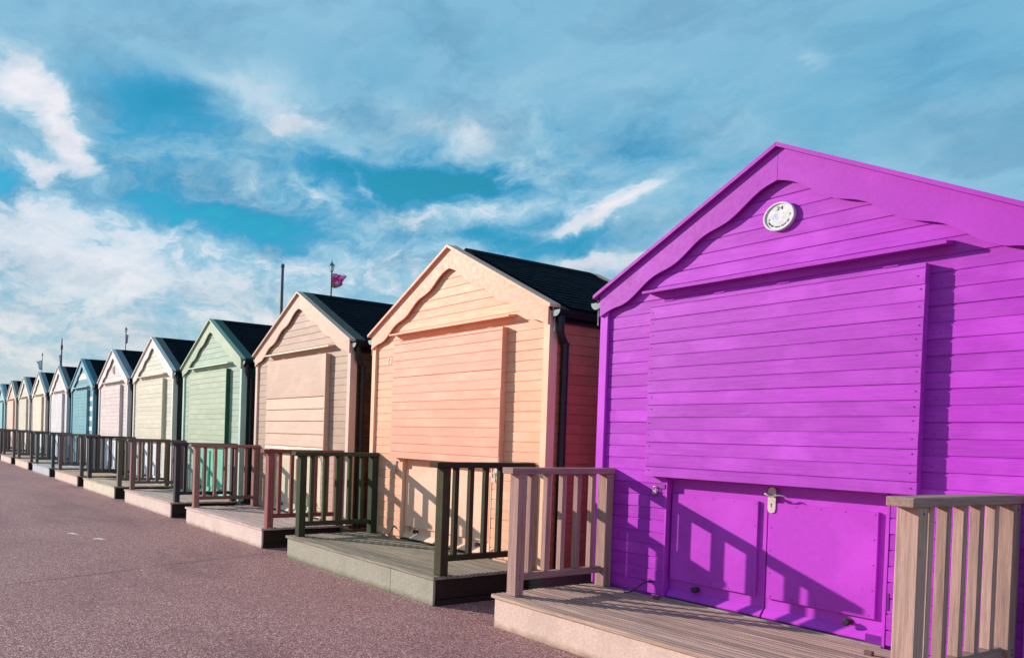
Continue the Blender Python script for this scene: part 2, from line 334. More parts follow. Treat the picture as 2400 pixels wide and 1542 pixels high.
# ------------------------------------------------------------------ beach hut
XA = 1.3495; ZA = 3.394; SL = .601; XL = .066; XR = 2.633; PITCH = .0932; ZB = .2466; HREF = 2.409
def roof_z(x): return ZA - SL * abs(x - XA)
def board_prof(h, front=0.0, th=.016, j=0.0):
    f = front + j
    return [(f + th, 0), (f + .001, 0), (f, .001), (f, h - .0095), (f + .0055, h - .0055), (f + .0055, h - .0004), (f + th, h - .0004)]
def lap_prof(h, front=0.0):
    return [(front + .03, 0), (front - .006, 0), (front - .008, .006), (front + .006, h + .002), (front + .03, h + .002)]
def build_hut(X, st, det, label, group):
    """st: dict of paint colours; det 2 = every board its own object, 1 = near enough for parts, 0 = far"""
    H = empty('beach_hut', (X, 0, 0), label, 'beach hut', group)
    wallc = paint(st['wall'], 'h', st.get('wear', .5)); bargec = paint(st['barge'], 'n', .3); shut = paint(st['shutter'], 'h', st.get('wear', .5), .5); doorc = paint(st['door'], 'n', .4)
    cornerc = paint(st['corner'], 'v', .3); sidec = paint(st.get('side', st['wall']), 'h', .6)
    # core shell behind the boards
    m = MB(); m.prism([(XL + .012, .20), (XR - .012, .20), (XR - .012, roof_z(XR) - .06), (XA, ZA - .06), (XL + .012, roof_z(XL) - .06)], .13, 2.20, 'y')
    m.prism([(XL + .012, 1.14), (XR - .012, 1.14), (XR - .012, roof_z(XR) - .06), (XA, ZA - .06), (XL + .012, roof_z(XL) - .06)], .016, .129, 'y')
    m.box(XL + .012, .655, .016, .129, .20, 1.139); m.box(1.99, XR - .012, .016, .129, .20, 1.139)
    m.build('wall', wallc, H)
    MB().box(XL + .02, XR - .02, .0, 2.18, 0, .199).build('plinth', M_CONC, H)
    # front boards
    brd = []
    z = HREF - PITCH * 23
    while z < ZA - .15:
        z1 = z + PITCH; za, zb = max(z, ZB + .004), z1
        if z1 > ZB + .02:
            j = random.uniform(-.0012, .0012); h = zb - za
            if za < 1.142 < zb: brd.append((.6585, 1.9835, 1.142, zb - 1.142, j)); segs = [(.128, .645), (1.998, 2.571)]
            elif zb <= 1.16: segs = [(.128, .645), (1.998, 2.571)]
            elif z1 < 2.50: segs = [(.128, 2.571)]
            else:
                hw = min((ZA - .06 - z1) / SL, 1.2215)
                segs = [(XA - hw, XA + hw)] if hw > .03 else []
            for a, b in segs: brd.append((a, b, za, h, j))
        z = z1
    if det == 2:
        cache = {}
        for a, b, za, h, j in brd:
            k = (round(a, 3), round(b, 3), round(h, 4), round(j * 1500))
            if k not in cache:
                cache[k] = MB().prism(board_prof(h, 0, .0155, j), a, b).build('board', wallc, H, loc=(0, 0, za)).data
            else: link('board', cache[k], H, (0, 0, za))
    else:
        m = MB()
        for a, b, za, h, j in brd: m.prism([(y, q + za) for y, q in board_prof(h, 0, .0155, j)], a, b)
        m.build('boards', wallc, H, kind='stuff')
    # side boards (right side is what one sees, left side closes the hut)
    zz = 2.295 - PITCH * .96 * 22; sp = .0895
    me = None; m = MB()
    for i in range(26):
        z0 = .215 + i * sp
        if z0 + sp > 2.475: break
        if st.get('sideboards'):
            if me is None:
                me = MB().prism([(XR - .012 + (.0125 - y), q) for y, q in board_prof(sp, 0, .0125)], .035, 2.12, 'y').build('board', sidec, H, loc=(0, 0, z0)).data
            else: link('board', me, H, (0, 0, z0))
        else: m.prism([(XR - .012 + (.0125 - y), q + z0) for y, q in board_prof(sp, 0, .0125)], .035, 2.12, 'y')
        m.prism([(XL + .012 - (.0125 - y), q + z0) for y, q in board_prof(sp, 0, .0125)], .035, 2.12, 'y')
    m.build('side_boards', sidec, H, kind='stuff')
    # corner boards
    for s_, x0, x1 in ((0, XL - .008, .126), (1, 2.573, XR + .008)):
        MB().box(x0, x1, -.028, .034 if s_ == 0 else .075, ZB + .006, roof_z(XL) - .07, .003).build('corner_board', cornerc, H)
        MB().box(x0, x1, 2.13, 2.22, .2, roof_z(XL) - .07).build('corner_board', cornerc, H)
    # bargeboards with scalloped lower edge
    def barge(side, y0, y1, mat, scallop=True):
        top = []; bot = []; n = 44; L = XA - XL
        for i in range(n + 1):
            d = L * i / n
            off = .236 + (.017 * math.cos(2 * math.pi * (d - .29) / .375) if scallop else 0)
            if d > 1.10: t = (d - 1.10) / (L - 1.10); off = off * (1 - t) + .200 * t
            x = XA + side * (d + .0012)
            top.append((x, ZA - .026 - SL * d)); bot.append((x, ZA - SL * d - off))
        mb = MB(); v = []; 
        for (p, q) in zip(top, bot): v += [(p[0], y0, p[1]), (q[0], y0, q[1]), (p[0], y1, p[1]), (q[0], y1, q[1])]
        f = []
        for i in range(n):
            a = 4 * i; c = a + 4
            f += [(a, c, c + 1, a + 1), (a + 2, a + 3, c + 3, c + 2), (a, a + 2, c + 2, c), (a + 1, c + 1, c + 3, a + 3)]
        f += [(0, 1, 3, 2), (4 * n, 4 * n + 2, 4 * n + 3, 4 * n + 1)]
        return mb.add(v, f).build('bargeboard', mat, H)
    barge(-1, -.050, -.031, bargec); barge(1, -.050, -.031, bargec)
    for sd in (-1, 1): barge(sd, 2.225, 2.25, bargec, False)
    # verge strips: painted edging then felt/slates
    L = XA - XL + .045
    for sd in (-1, 1):
        def strip(t0, t1, y0, y1, name, mat, dstart=.0008):
            mb = MB(); a = XA + sd * dstart; b = XA + sd * L
            za, zb = ZA - SL * dstart, ZA - SL * L
            v = [(x, y, z + t) for (x, z) in ((a, za), (b, zb)) for y in (y0, y1) for t in (t0, t1)]
            return mb.add(v, [(0, 1, 3, 2), (4, 6, 7, 5), (0, 4, 5, 1), (2, 3, 7, 6), (0, 2, 6, 4), (1, 5, 7, 3)]).build(name, mat, H)
        strip(-.024, .004, -.084, .01, 'verge_strip', bargec)
        strip(-.022, .006, .0105, .17 if not st.get('thinverge') else .05, 'verge_cover', paint(st['verge'], 'n', .4))
        strip(-.024, .004, 2.15, 2.30, 'verge_strip', bargec)
        strip(-.055, -.026, -.028, 2.22, 'roof_deck', M_DARK, .04)
    sl = link('slates', slates(), H); sl['kind'] = 'stuff'
    # eaves: fascia, gutter, bracket, downpipe
    for sd in (-1, 1):
        X0 = XA + sd * (XR - XA)
        MB().box(min(X0, X0 + sd * .02), max(X0, X0 + sd * .02), .01, 2.2, 2.452, roof_z(XR) - .05).build('eaves_board', M_GUTTER, H)
        cx = XA + sd * 1.338; gm = MB(); prof = []
        for i in range(9):
            a = math.pi + math.pi * i / 8; prof.append((cx + .047 * math.cos(a), 2.545 + .052 * math.sin(a)))
        for i in range(9):
            a = 2 * math.pi - math.pi * i / 8; prof.append((cx + .043 * math.cos(a), 2.545 + .048 * math.sin(a)))
        gm.prism(prof, -.02, 2.25, 'y'); gt = gm.build('gutter', M_GUTTER, H)
        cp_ = MB().prism([(cx + .05 * math.cos(math.pi + math.pi * i / 10), 2.547 + .056 * math.sin(math.pi + math.pi * i / 10)) for i in range(11)], -.024, -.0205, 'y').build('end_cap', M_CAP, gt)
        bk = MB(); bk.tube([(cx - sd * .012, -.01, 2.485), (cx - sd * .014, -.012, 2.44), (cx - sd * .012, -.01, 2.40), (cx - sd * .014, -.011, 2.36)], .0045, 6, [.003, .006, .004, .0055]); bk.build('drip_bracket', M_CAP, gt)
    cx = XA + 1.338; wx = XR + .038
    dp = MB(); dp.tube([(cx, .05, 2.50), (cx, .05, 2.38), (cx, .055, 2.345), (cx - .004, .075, 2.315), (wx, .115, 2.285), (wx, .134, 2.26), (wx, .14, 2.22), (wx, .14, 1.2), (wx, .14, .22)], .033, 12)
    dp.build('downpipe', M_GUTTER, H, smooth=True)
    for zc in (2.24, 2.0, 1.0):
        MB().lathe([(.038, 0), (.038, .03)], (wx, .14, zc), 12).build('pipe_collar', M_GUTTER, H)
    # canopy ledge over the shutter
    MB().prism([(-.105, 2.541), (-.105, 2.558), (-.001, 2.572), (-.001, 2.549)], .466, 2.232).build('canopy_ledge', paint(st.get('ledge', st['barge']), 'n', .5), H)
    # shutter
    sx0, sx1, sz0, sz1 = .52, 2.138, 1.156, 2.462; fy = -.074
    S = MB().box(sx0 + .004, sx1 - .004, fy + .017, -.002, sz0 + .002, sz1 - .002).build('shutter', shut, H)
    if st.get('plain'):
        zs = [1.156, 1.215, 1.39, 1.57, 1.735, 1.90, 2.462]
        for a, b in zip(zs[:-1], zs[1:]):
            hh = b - a
            pr = lap_prof(hh, fy + .006) if hh < .4 else [(fy + .03, 0), (fy - .001, 0), (fy - .003, .005), (fy + .004, hh), (fy + .03, hh)]
            MB().prism(pr, sx0, sx1).build('board', shut, S, loc=(0, 0, a))
        MB().box(sx1 - .0035, sx1 + .010, fy - .004, -.003, sz0 + .004, sz1 - .004).build('edge_strip', shut, S)
    else:
        zz = HREF + PITCH * .1 - .0925 * 14 + .0925; zz = 1.156; rows = []
        while zz < sz1 - .01:
            h = .0925 if rows else .075
            rows.append((zz, min(zz + h, sz1) - zz)); zz += h
        m = MB(); cache = {}
        for i, (a, h) in enumerate(rows):
            dxx = random.choice((-.0012, 0, .0012)); j = random.uniform(-.0015, .0015)
            p = board_prof(h, fy, .0165, j)
            if det == 2: MB().prism(p, sx0, sx1 + dxx).build('board', shut, S, loc=(0, 0, a))
            else: m.prism([(y, q + a) for y, q in p], sx0, sx1 + dxx)
        if det != 2: m.build('boards', shut, S, kind='stuff')
        if st.get('edge'): MB().box(sx1 + .0035, sx1 + .012, fy - .004, -.003, sz0 + .002, sz1 - .002).build('edge_strip', paint(st['edge'], 'v', .3), S, label='dark green painted shutter edge')  # strip added along the shutter side, its shade put into the dark colour
    if det == 2:
        for xh in (.66, 1.02, 1.42, 1.98):
            MB().tube([(xh - .035, fy + .004, 2.466), (xh - .01, fy + .003, 2.467), (xh + .01, fy + .003, 2.466), (xh + .035, fy + .004, 2.467)], .005, 6).build('hinge', shut, S)
    # door recess and doors
    fr = doorc if not st.get('frame') else paint(st['frame'], 'v', .4)
    MB().box(.6445, .657, -.004, .13, ZB, 1.145).build('door_jamb', fr, H); MB().box(1.985, 1.9975, -.004, .13, ZB, 1.145).build('door_jamb', fr, H)
    yd = .062
    for side, x0, x1, px0, px1 in ((0, .660, 1.3165, .672, 1.268), (1, 1.3215, 1.983, 1.337, 1.930)):
        d = MB().box(x0, x1, yd, yd + .03, ZB + .012, 1.14, .002).build('door', doorc, H)
        MB().box(px0, px1, yd - .021, yd - .0005, .392, 1.034, .0025).build('panel', doorc, d)
        MB().prism([(yd - .001, .262), (yd - .042, .262), (yd - .044, .272), (yd - .004, .318), (yd - .001, .318)], x0 + .004, x1 - .004).build('weatherboard', doorc, d)
        if det >= 1:
            sm = MB()
            for k in range(5):
                xx = px0 + .02 + (px1 - px0 - .04) * k / 4
                for zc in (.410, 1.018): sm.lathe([(.0038, 0), (.003, .0016)], (xx + random.uniform(-.01, .01), yd - .021, zc), 8, 'y')
            for k in range(1, 4):
                for xx in (px0 + .016, px1 - .016): sm.lathe([(.0038, 0), (.003, .0016)], (xx, yd - .021, .41 + .608 * k / 4), 8, 'y')
            sm.build('screw_heads', M_IRON if st.get('lever') else doorc, d, kind='stuff')
            kx = .872 if side == 0 else 1.80
            kb = MB().lathe([(.018, 0), (.020, .006), (.012, .012), (.010, .03), (.021, .036), (.022, .048), (.014, .056)], (kx, yd, .35), 14, 'y').build('door_knob', M_IRON, d, smooth=True)
    MB().box(.658, 1.984, -.01, .125, ZB - .002, ZB + .0085).build('threshold', M_METAL if st.get('lever') else M_DARK, H)
    return H

_sl = None
def slates():
    global _sl
    if _sl: return _sl
    rnd = random.Random(3); mb = MB(); rows = 17; L = (XA - XL + .05)
    y0, y1 = .175, 2.145
    for sd in (-1, 1):
        for i in range(rows):
            d0 = L - L * i / rows; d1 = L - L * (i + 1) / rows - .02
            y = y0 - (.10 if i % 2 else 0)
            while y < y1:
                a = max(y + .002, y0); b = min(y + .198, y1); y += .2
                if b - a < .03: continue
                t = .010 + rnd.uniform(-.002, .003); dd = rnd.uniform(-.004, .004)
                A = (XA + sd * (d0 + dd), ZA - SL * (d0 + dd)); B = (XA + sd * max(d1, 0.0), ZA - SL * max(d1, 0.0))
                v = [(A[0], a, A[1] - .024), (A[0], b, A[1] - .024), (A[0], a, A[1] - .012 + t), (A[0], b, A[1] - .012 + t), (B[0], a, B[1] - .014), (B[0], b, B[1] - .014), (B[0], a, B[1] - .011), (B[0], b, B[1] - .011)]
                mb.add(v, [(0, 2, 3, 1), (2, 6, 7, 3), (0, 4, 6, 2), (1, 3, 7, 5), (0, 1, 5, 4)])
    # ridge pieces
    k = 0; y = y0
    while y < y1:
        b = min(y + .42, y1)
        for sd in (-1, 1):
            mb.prism([(XA, ZA + .006), (XA + sd * .10, ZA + .006 - SL * .1), (XA + sd * .10, ZA - .006 - SL * .1), (XA, ZA - .012)], y + .003, b, 'y')
        y += .42
    o = mb.build('slates', M_SLATE); _sl = o.data; bpy.data.objects.remove(o); return _sl

HX = {24: 0.0, 23: -3.083, 22: -6.113, 21: -9.187, 20: -12.301, 19: -15.32, 18: -18.506, 17: -21.694, 16: -25.064, 15: -28.228, 14: -31.482, 13: -34.70}
G = 'beach huts standing in a row along the promenade'
STY = {  # side and edge tones: shade of the turned-away faces put into the colour
 24: dict(wall=(190, 50, 200), barge=(178, 46, 184), shutter=(190, 60, 200), door=(196, 58, 202), corner=(204, 66, 214), verge=(170, 38, 178), wear=.9, lever=True, sideboards=False, thinverge=True),
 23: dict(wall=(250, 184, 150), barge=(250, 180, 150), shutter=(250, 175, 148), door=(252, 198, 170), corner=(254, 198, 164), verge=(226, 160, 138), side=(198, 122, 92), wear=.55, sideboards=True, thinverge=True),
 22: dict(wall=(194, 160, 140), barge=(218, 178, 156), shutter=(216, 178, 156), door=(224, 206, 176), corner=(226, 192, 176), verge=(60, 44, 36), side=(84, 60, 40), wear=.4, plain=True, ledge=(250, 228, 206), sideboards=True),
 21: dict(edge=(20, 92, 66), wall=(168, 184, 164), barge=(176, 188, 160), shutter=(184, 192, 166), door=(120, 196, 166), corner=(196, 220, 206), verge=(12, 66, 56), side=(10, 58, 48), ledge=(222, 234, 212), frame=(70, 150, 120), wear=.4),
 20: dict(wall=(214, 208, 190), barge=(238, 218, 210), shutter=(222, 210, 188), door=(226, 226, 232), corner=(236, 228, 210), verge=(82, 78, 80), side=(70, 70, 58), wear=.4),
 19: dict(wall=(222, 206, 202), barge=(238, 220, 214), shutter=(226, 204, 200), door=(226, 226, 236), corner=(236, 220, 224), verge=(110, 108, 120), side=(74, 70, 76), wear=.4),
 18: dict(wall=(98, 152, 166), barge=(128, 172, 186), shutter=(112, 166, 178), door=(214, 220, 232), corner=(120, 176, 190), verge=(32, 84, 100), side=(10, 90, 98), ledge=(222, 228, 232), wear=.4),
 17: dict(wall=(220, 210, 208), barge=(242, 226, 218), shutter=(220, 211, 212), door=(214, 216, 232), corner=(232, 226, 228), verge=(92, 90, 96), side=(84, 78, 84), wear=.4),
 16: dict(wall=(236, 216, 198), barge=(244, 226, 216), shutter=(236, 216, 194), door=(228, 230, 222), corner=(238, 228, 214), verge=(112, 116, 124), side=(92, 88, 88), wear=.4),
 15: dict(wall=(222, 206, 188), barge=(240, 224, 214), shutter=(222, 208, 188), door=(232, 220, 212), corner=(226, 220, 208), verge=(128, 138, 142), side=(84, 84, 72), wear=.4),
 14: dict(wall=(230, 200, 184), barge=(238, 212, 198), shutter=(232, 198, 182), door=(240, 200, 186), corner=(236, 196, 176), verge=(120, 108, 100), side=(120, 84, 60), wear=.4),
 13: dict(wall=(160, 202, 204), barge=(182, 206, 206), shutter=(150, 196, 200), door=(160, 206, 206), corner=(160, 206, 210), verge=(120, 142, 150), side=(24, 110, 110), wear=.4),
}
LAB = {
 24: 'vivid purple wooden beach hut with a round white number plaque under its gable',
 23: 'peach wooden beach hut with black downpipe and white number 23, beside the purple hut',
 22: 'dusty pink-beige beach hut with a plain wide-boarded shutter, left of the peach hut',
 21: 'pale green beach hut with mint doors and dark green shade coloured into its sides',
 20: 'cream and olive yellow beach hut with pinkish bargeboards, just beyond the green hut',
 19: 'pale pink beach hut with a small ornament under its gable, beside the teal hut',
 18: 'teal blue beach hut with cream stripes painted on its gable and side strip',
 17: 'pale lilac grey beach hut, just beyond the teal striped hut',
 16: 'pale yellow beach hut with cream gable, third hut before the salmon one',
 15: 'grey-green cream beach hut between the pale yellow hut and the salmon hut',
 14: 'salmon orange beach hut, second from the far end of the row',
 13: 'turquoise beach hut cut off by the left edge, farthest in the row',
}
LAB[16] = 'pale yellow beach hut with cream gable, second hut beyond the teal one'
HUTS = {}
for n in range(24, 12, -1):
    HUTS[n] = build_hut(HX[n], STY[n], 2 if n >= 19 else 1 if n >= 17 else 0, LAB[n], G)

# extra pieces of single huts ------------------------------------------------
# purple hut: round plaque, lever handle, padlock, hook
H = HUTS[24]; px, pz = 1.3556, 2.919
pl = MB().lathe([(.088, 0), (.094, .004), (.094, .026), (.090, .030), (.084, .030), (.081, .021)], (px, -.001, pz), 40, 'y').build('number_plaque', M_WHITE, H, smooth=True)
for i, ch in enumerate('24'):
    v_, f_ = text_mesh(ch, .036); MB().add(to_front(v_, px - .007 + .021 * i, -.0232, pz + .053), f_).build('numeral', M_INK, pl)
words = "WAITIN' ON A SUNNY DAY"; n = len(words)
for i, ch in enumerate(words):
    if ch == ' ': continue
    a = R(-90 - 62 + 124 * i / (n - 1)); v_, f_ = text_mesh(ch, .0155)
    MB().add(to_front(v_, px + .067 * math.cos(a), -.0232, pz + .067 * math.sin(a), a + R(90)), f_).build('letter', M_INK, pl)
for sd in (-1, 1):
    MB().lathe([(.006, 0), (.0065, .0015), (.004, .003)], (px + sd * .062, -.0225, pz - .002 + sd * .006), 12, 'y').build('screw', M_METAL, pl)
for (cx_, cz_, rr, cc) in ((-.022, .012, .014, (186, 190, 226)), (-.034, -.006, .010, (200, 196, 224)), (-.012, -.008, .012, (190, 198, 232)), (.018, .010, .013, (240, 214, 214)), (.030, -.010, .011, (226, 216, 222)), (.010, -.024, .010, (232, 218, 220)), (-.028, -.024, .009, (214, 212, 226)), (.026, .024, .009, (244, 224, 218))):
    pp = [(px + cx_ + rr * math.cos(2 * math.pi * k / 9) * random.uniform(.7, 1.2), pz + cz_ + rr * math.sin(2 * math.pi * k / 9) * random.uniform(.7, 1.2)) for k in range(9)]
    MB().prism(pp, -.0222, -.0214, 'y').build('faded_print', plain("faded_print", cc, .5), pl)
door = [c for c in H.children if c.name.startswith('door') and 'jamb' not in c.name][1]
yd = .062
hp = MB(); pr = []
for (a, b) in ((-.021, .975), (-.012, .967), (0, .964), (.012, .967), (.021, .975), (.021, .985), (.0235, .992), (.0235, 1.112), (.021, 1.118), (.021, 1.124), (.012, 1.134), (0, 1.137), (-.012, 1.134), (-.021, 1.124), (-.021, 1.118), (-.0235, 1.112), (-.0235, .992), (-.021, .985)):
    pr.append((1.352 + a, b))
hp.prism(pr, yd - .028, yd - .0215, 'y'); hpl = hp.build('handle_plate', plain("worn_brass_steel", (214, 192, 184), .5, .0), door)
MB().tube([(1.352, yd - .022 - .005, 1.083), (1.352, yd - .022 - .045, 1.083), (1.350, yd - .022 - .052, 1.083)], .009, 10).build('handle_boss', M_METAL, hpl, smooth=True)
MB().tube([(1.335, yd - .022 - .052, 1.092), (1.345, yd - .022 - .053, 1.088), (1.362, yd - .022 - .053, 1.078), (1.385, yd - .022 - .05, 1.080), (1.41, yd - .022 - .046, 1.088), (1.432, yd - .022 - .042, 1.087), (1.455, yd - .022 - .04, 1.078)], .006, 10, [.010, .0105, .0075, .006, .006, .005, .003]).build('lever', M_METAL, hpl, smooth=True)
MB().lathe([(.0055, 0), (.005, .0012)], (1.351, yd - .022 - .006, 1.022), 12, 'y').build('keyhole', M_INK, hpl); MB().box(1.3485, 1.3535, yd - .022 - .0072, yd - .022 - .006, 1.003, 1.02).build('keyhole_slot', M_INK, hpl)
# nail heads on the purple boards
nm = MB(); rq = random.Random(21)
for i in range(11, 24):
    z = HREF - PITCH * (24 - i) + .03
    for x in (.145, 2.18 + rq.uniform(-.01, .01), 2.555):
        nm.lathe([(.0042, 0), (.0034, .0016)], (x + rq.uniform(-.004, .004), -.0006, z + rq.uniform(-.004, .004)), 8, 'y')
nm.build('nail_heads', paint((150, 34, 156), 'n', .3), H, kind='stuff')
sh24 = [c for c in H.children if c.name.startswith('shutter')][0]
nm = MB()
for i in range(14):
    z = 1.156 + .04 + .0925 * i
    for x in (.545, 2.112):
        if z < 2.44: nm.lathe([(.0046, 0), (.0036, .002)], (x + rq.uniform(-.008, .008), -.0755, z + rq.uniform(-.01, .01)), 8, 'y')
nm.build('nail_heads', paint((150, 34, 156), 'n', .3), sh24, kind='stuff')
# padlocks hang from their hasps: things of their own
def padlock(X, x, z, y, label, s=1.0):
    P_ = empty('padlock', (X, y, z), label, 'padlock', 'padlocks hanging on the hut doors')
    MB().box(x - .016 * s, x + .016 * s, -.012, 0, -.03 * s, 0, .002).build('lock_body', M_METAL, P_)
    MB().tube([(x - .010 * s, -.006, -.002), (x - .010 * s, -.006, .018 * s), (x - .006 * s, -.006, .027 * s), (x, -.006, .031 * s), (x + .006 * s, -.006, .027 * s), (x + .010 * s, -.006, .018 * s), (x + .010 * s, -.006, -.002)], .0034 * s, 8).build('shackle', M_METAL, P_, smooth=True)
padlock(0, .573, 1.052, -.016, 'small silver padlock under the purple hut shutter, left of its doors')
MB().box(.56, .645, -.010, -.001, 1.066, 1.098, .002).build('hasp', paint((150, 50, 160), 'n', .3), H)
for X, x, lb in ((HX[23], .525, 'silver shackle padlock at the left edge of the peach hut doors'), (HX[23], 2.046, 'silver shackle padlock at the right of the peach hut doors, seen between balusters')):
    padlock(X, x, 1.03, -.02, lb, 1.5)
    MB().box(x - .012, x + .03, -.012, -.001, 1.05, 1.12, .002).build('hasp', M_METAL, HUTS[23])
padlock(HX[21], 2.02, 1.03, -.02, 'dark padlock on the pale green hut, seen between balusters', 1.5)
padlock(HX[22], 2.02, 1.03, -.02, 'dark padlock on the dusty pink-beige hut, seen between balusters', 1.5)
def cabin_hook(H, x, z, dx_, label=None):
    k = MB().lathe([(.006, 0), (.006, .012), (.016, .014), (.016, .020), (.005, .022)], (x, 0, z), 12, 'y').build('hook_eye', M_IRON, H)
    MB().tube([(x, -.02, z), (x + dx_ * .3, -.05, z - .02), (x + dx_ * .75, -.13, z - .085), (x + dx_, -.165, ZB + .016), (x + dx_ * 1.08, -.178, ZB + .012), (x + dx_ * 1.1, -.17, ZB + .022)], .0045, 7).build('cabin_hook', M_IRON, k, smooth=True)
cabin_hook(H, .554, .356, -.085)
cabin_hook(HUTS[23], .55, .37, .09); cabin_hook(HUTS[23], 2.10, .36, -.07)
MB().box(.735, .765, .02, .042, .345, .40, .002).build('door_bolt', paint((214, 150, 140), 'n', .3), HUTS[23])
MB().box(1.90, 1.984, .0105, .0185, ZB + .009, ZB + .06).build('corner_plate', paint((120, 20, 140), 'n', .2), H)
MB().box(2.0005, 2.012, -.0035, -.0005, .47, .57).build('door_hinge', paint((110, 20, 120), 'n', .2), H)
# hut 23 number
t = MB(); M_NUM = plain("cream_numeral", (252, 236, 214), .5)
for i, ch in enumerate('23'):
    v_, f_ = text_mesh(ch, .098, .006); t = MB(); t.add(to_front(v_, .335 + .052 * i, -.004, 2.268), f_); t.build('numeral', M_NUM, HUTS[23])
v_, f_ = text_mesh('2', .095, .005); t = MB(); t.add(to_front(v_, .45, -.003, 2.255), f_); t.build('numeral', plain("pale_numeral", (236, 242, 222), .5), HUTS[21])
# pale pink hut ornament
o_ = MB(); o_.tube([(1.35 + .07 * math.cos(a), -.012, 2.86 + .085 * math.sin(a)) for a in [R(k) for k in range(60, 320, 20)]], .011, 8); o_.tube([(1.40, -.012, 2.75), (1.41, -.012, 2.86), (1.40, -.012, 2.97)], .010, 8); o_.tube([(1.35, -.012, 2.86), (1.41, -.012, 2.86)], .009, 8)
o_.build('gable_ornament', paint((226, 206, 204), 'n', .3), HUTS[19], smooth=True)
# teal hut stripes: cream painted boards
for (a, b, z0) in ((2.29, 2.571, 1.29), (2.29, 2.571, 1.57), (2.29, 2.571, 1.85), (2.29, 2.571, 2.13)):
    MB().prism([(y - .003, q) for y, q in board_prof(PITCH * 1.3, 0, .002)], a - .14, b).build('painted_stripe', paint((240, 232, 222), 'h', .3), HUTS[18], loc=(0, 0, z0))
for z0, hw in ((2.782, .72), (2.875, .60)):
    MB().prism([(y - .003, q) for y, q in board_prof(PITCH, 0, .002)], XA - hw, XA + hw).build('painted_stripe', paint((250, 232, 214), 'h', .3), HUTS[18], loc=(0, 0, z0))

# ------------------------------------------------------------------ decks
DX0, DX1 = .070, 2.520; BW = .141
def grooved(w, th=.027):
    p = [(0, -th), (0, -.003)]; n = 3
    for i in range(n):
        a = w * i / n; s_ = w / n
        p += [(a + s_ * .04, 0), (a + s_ * .64, 0), (a + s_ * .70, -.008), (a + s_ * .98, -.008)]
    p += [(w, -.004), (w, -th)]
    return p
DK = {24: ((204, 168, 150), (228, 194, 180)), 23: ((164, 150, 132), (176, 166, 150)), 22: ((222, 186, 180), (240, 206, 196)), 21: ((210, 180, 172), (234, 204, 194)), 20: ((204, 182, 160), (234, 214, 194)),
      19: ((206, 172, 150), (236, 206, 192)), 18: ((196, 188, 188), (204, 200, 206)), 17: ((206, 176, 160), (238, 208, 194)), 16: ((184, 156, 146), (238, 210, 200)), 15: ((184, 156, 146), (234, 200, 190)), 14: ((184, 156, 146), (230, 196, 186)), 13: ((184, 156, 146), (230, 196, 186))}
HN = {24: 'purple hut', 23: 'peach hut', 22: 'pink-beige hut', 21: 'pale green hut', 20: 'cream olive hut', 19: 'pale pink hut', 18: 'teal striped hut', 17: 'pale lilac grey hut', 16: 'pale yellow hut', 15: 'grey-green cream hut', 14: 'salmon orange hut', 13: 'farthest turquoise hut'}
DC = {24: 'pinkish tan', 23: 'mossy grey-green', 22: 'rosy', 21: 'faded pinkish', 20: 'pale straw', 19: 'warm pinkish', 18: 'cool grey', 17: 'pale peach', 16: 'pale pink', 15: 'pale', 14: 'pale', 13: 'pale'}
deck_me = None
for n in range(24, 12, -1):
    wd = wood(DK[n][0], 'x', .55, moss=.35 if n == 23 else 0)
    D_ = empty('timber_deck', (HX[n], 0, 0), '%s low timber deck in front of the %s' % (DC[n], HN[n]), 'deck', 'timber decks in front of the beach huts')
    if deck_me is None:
        deck_me = MB().prism([(y, z) for y, z in grooved(BW)], DX0, DX1, 'x').build('t', M_DARK).data; bpy.data.objects.remove(bpy.data.objects['t'])
    me = deck_me.copy(); me.materials.clear(); me.materials.append(wd); me.materials.append(wood(tuple(int(c * .58) for c in DK[n][0]), 'x', .3))
    for p in me.polygons:
        if -.0095 < min(me.vertices[i].co.z for i in p.vertices) < -.0025: p.material_index = 1
    for i in range(8):
        y0 = -1.160 + i * (BW + .0045)
        if y0 + BW < .0: link('board', me, D_, (random.uniform(-.004, .004), y0, ZB + random.uniform(-.001, .001)))
    fm = board_stone(DK[n][1], dirt=(108, 82, 60) if n != 23 else (84, 86, 60))
    jx = 1.94 if n == 23 else .43 if n == 22 else 1.25 + .3 * math.sin(n * 2.1)
    if n == 24: jx = 2.1
    for a, b in ((DX0 + .022, jx - .0015), (jx + .0015, DX1 - .018)):
        MB().box(a, b, -1.146, -1.122, 0.0, ZB - .0275, .0015).build('fascia_board', fm, D_)
    for x0 in (DX0 + .03, .88, 1.69, DX1 - .07):
        MB().box(x0, x0 + .045, -1.118, -.02, .05, ZB - .028).build('joist', M_DARK, D_)
    for sx_ in (DX0 + .005, DX1 - .03):
        MB().box(sx_ + .02, sx_ + .028, -1.117, -.02, .0, .049).build('skirt_board', M_DARK, D_)

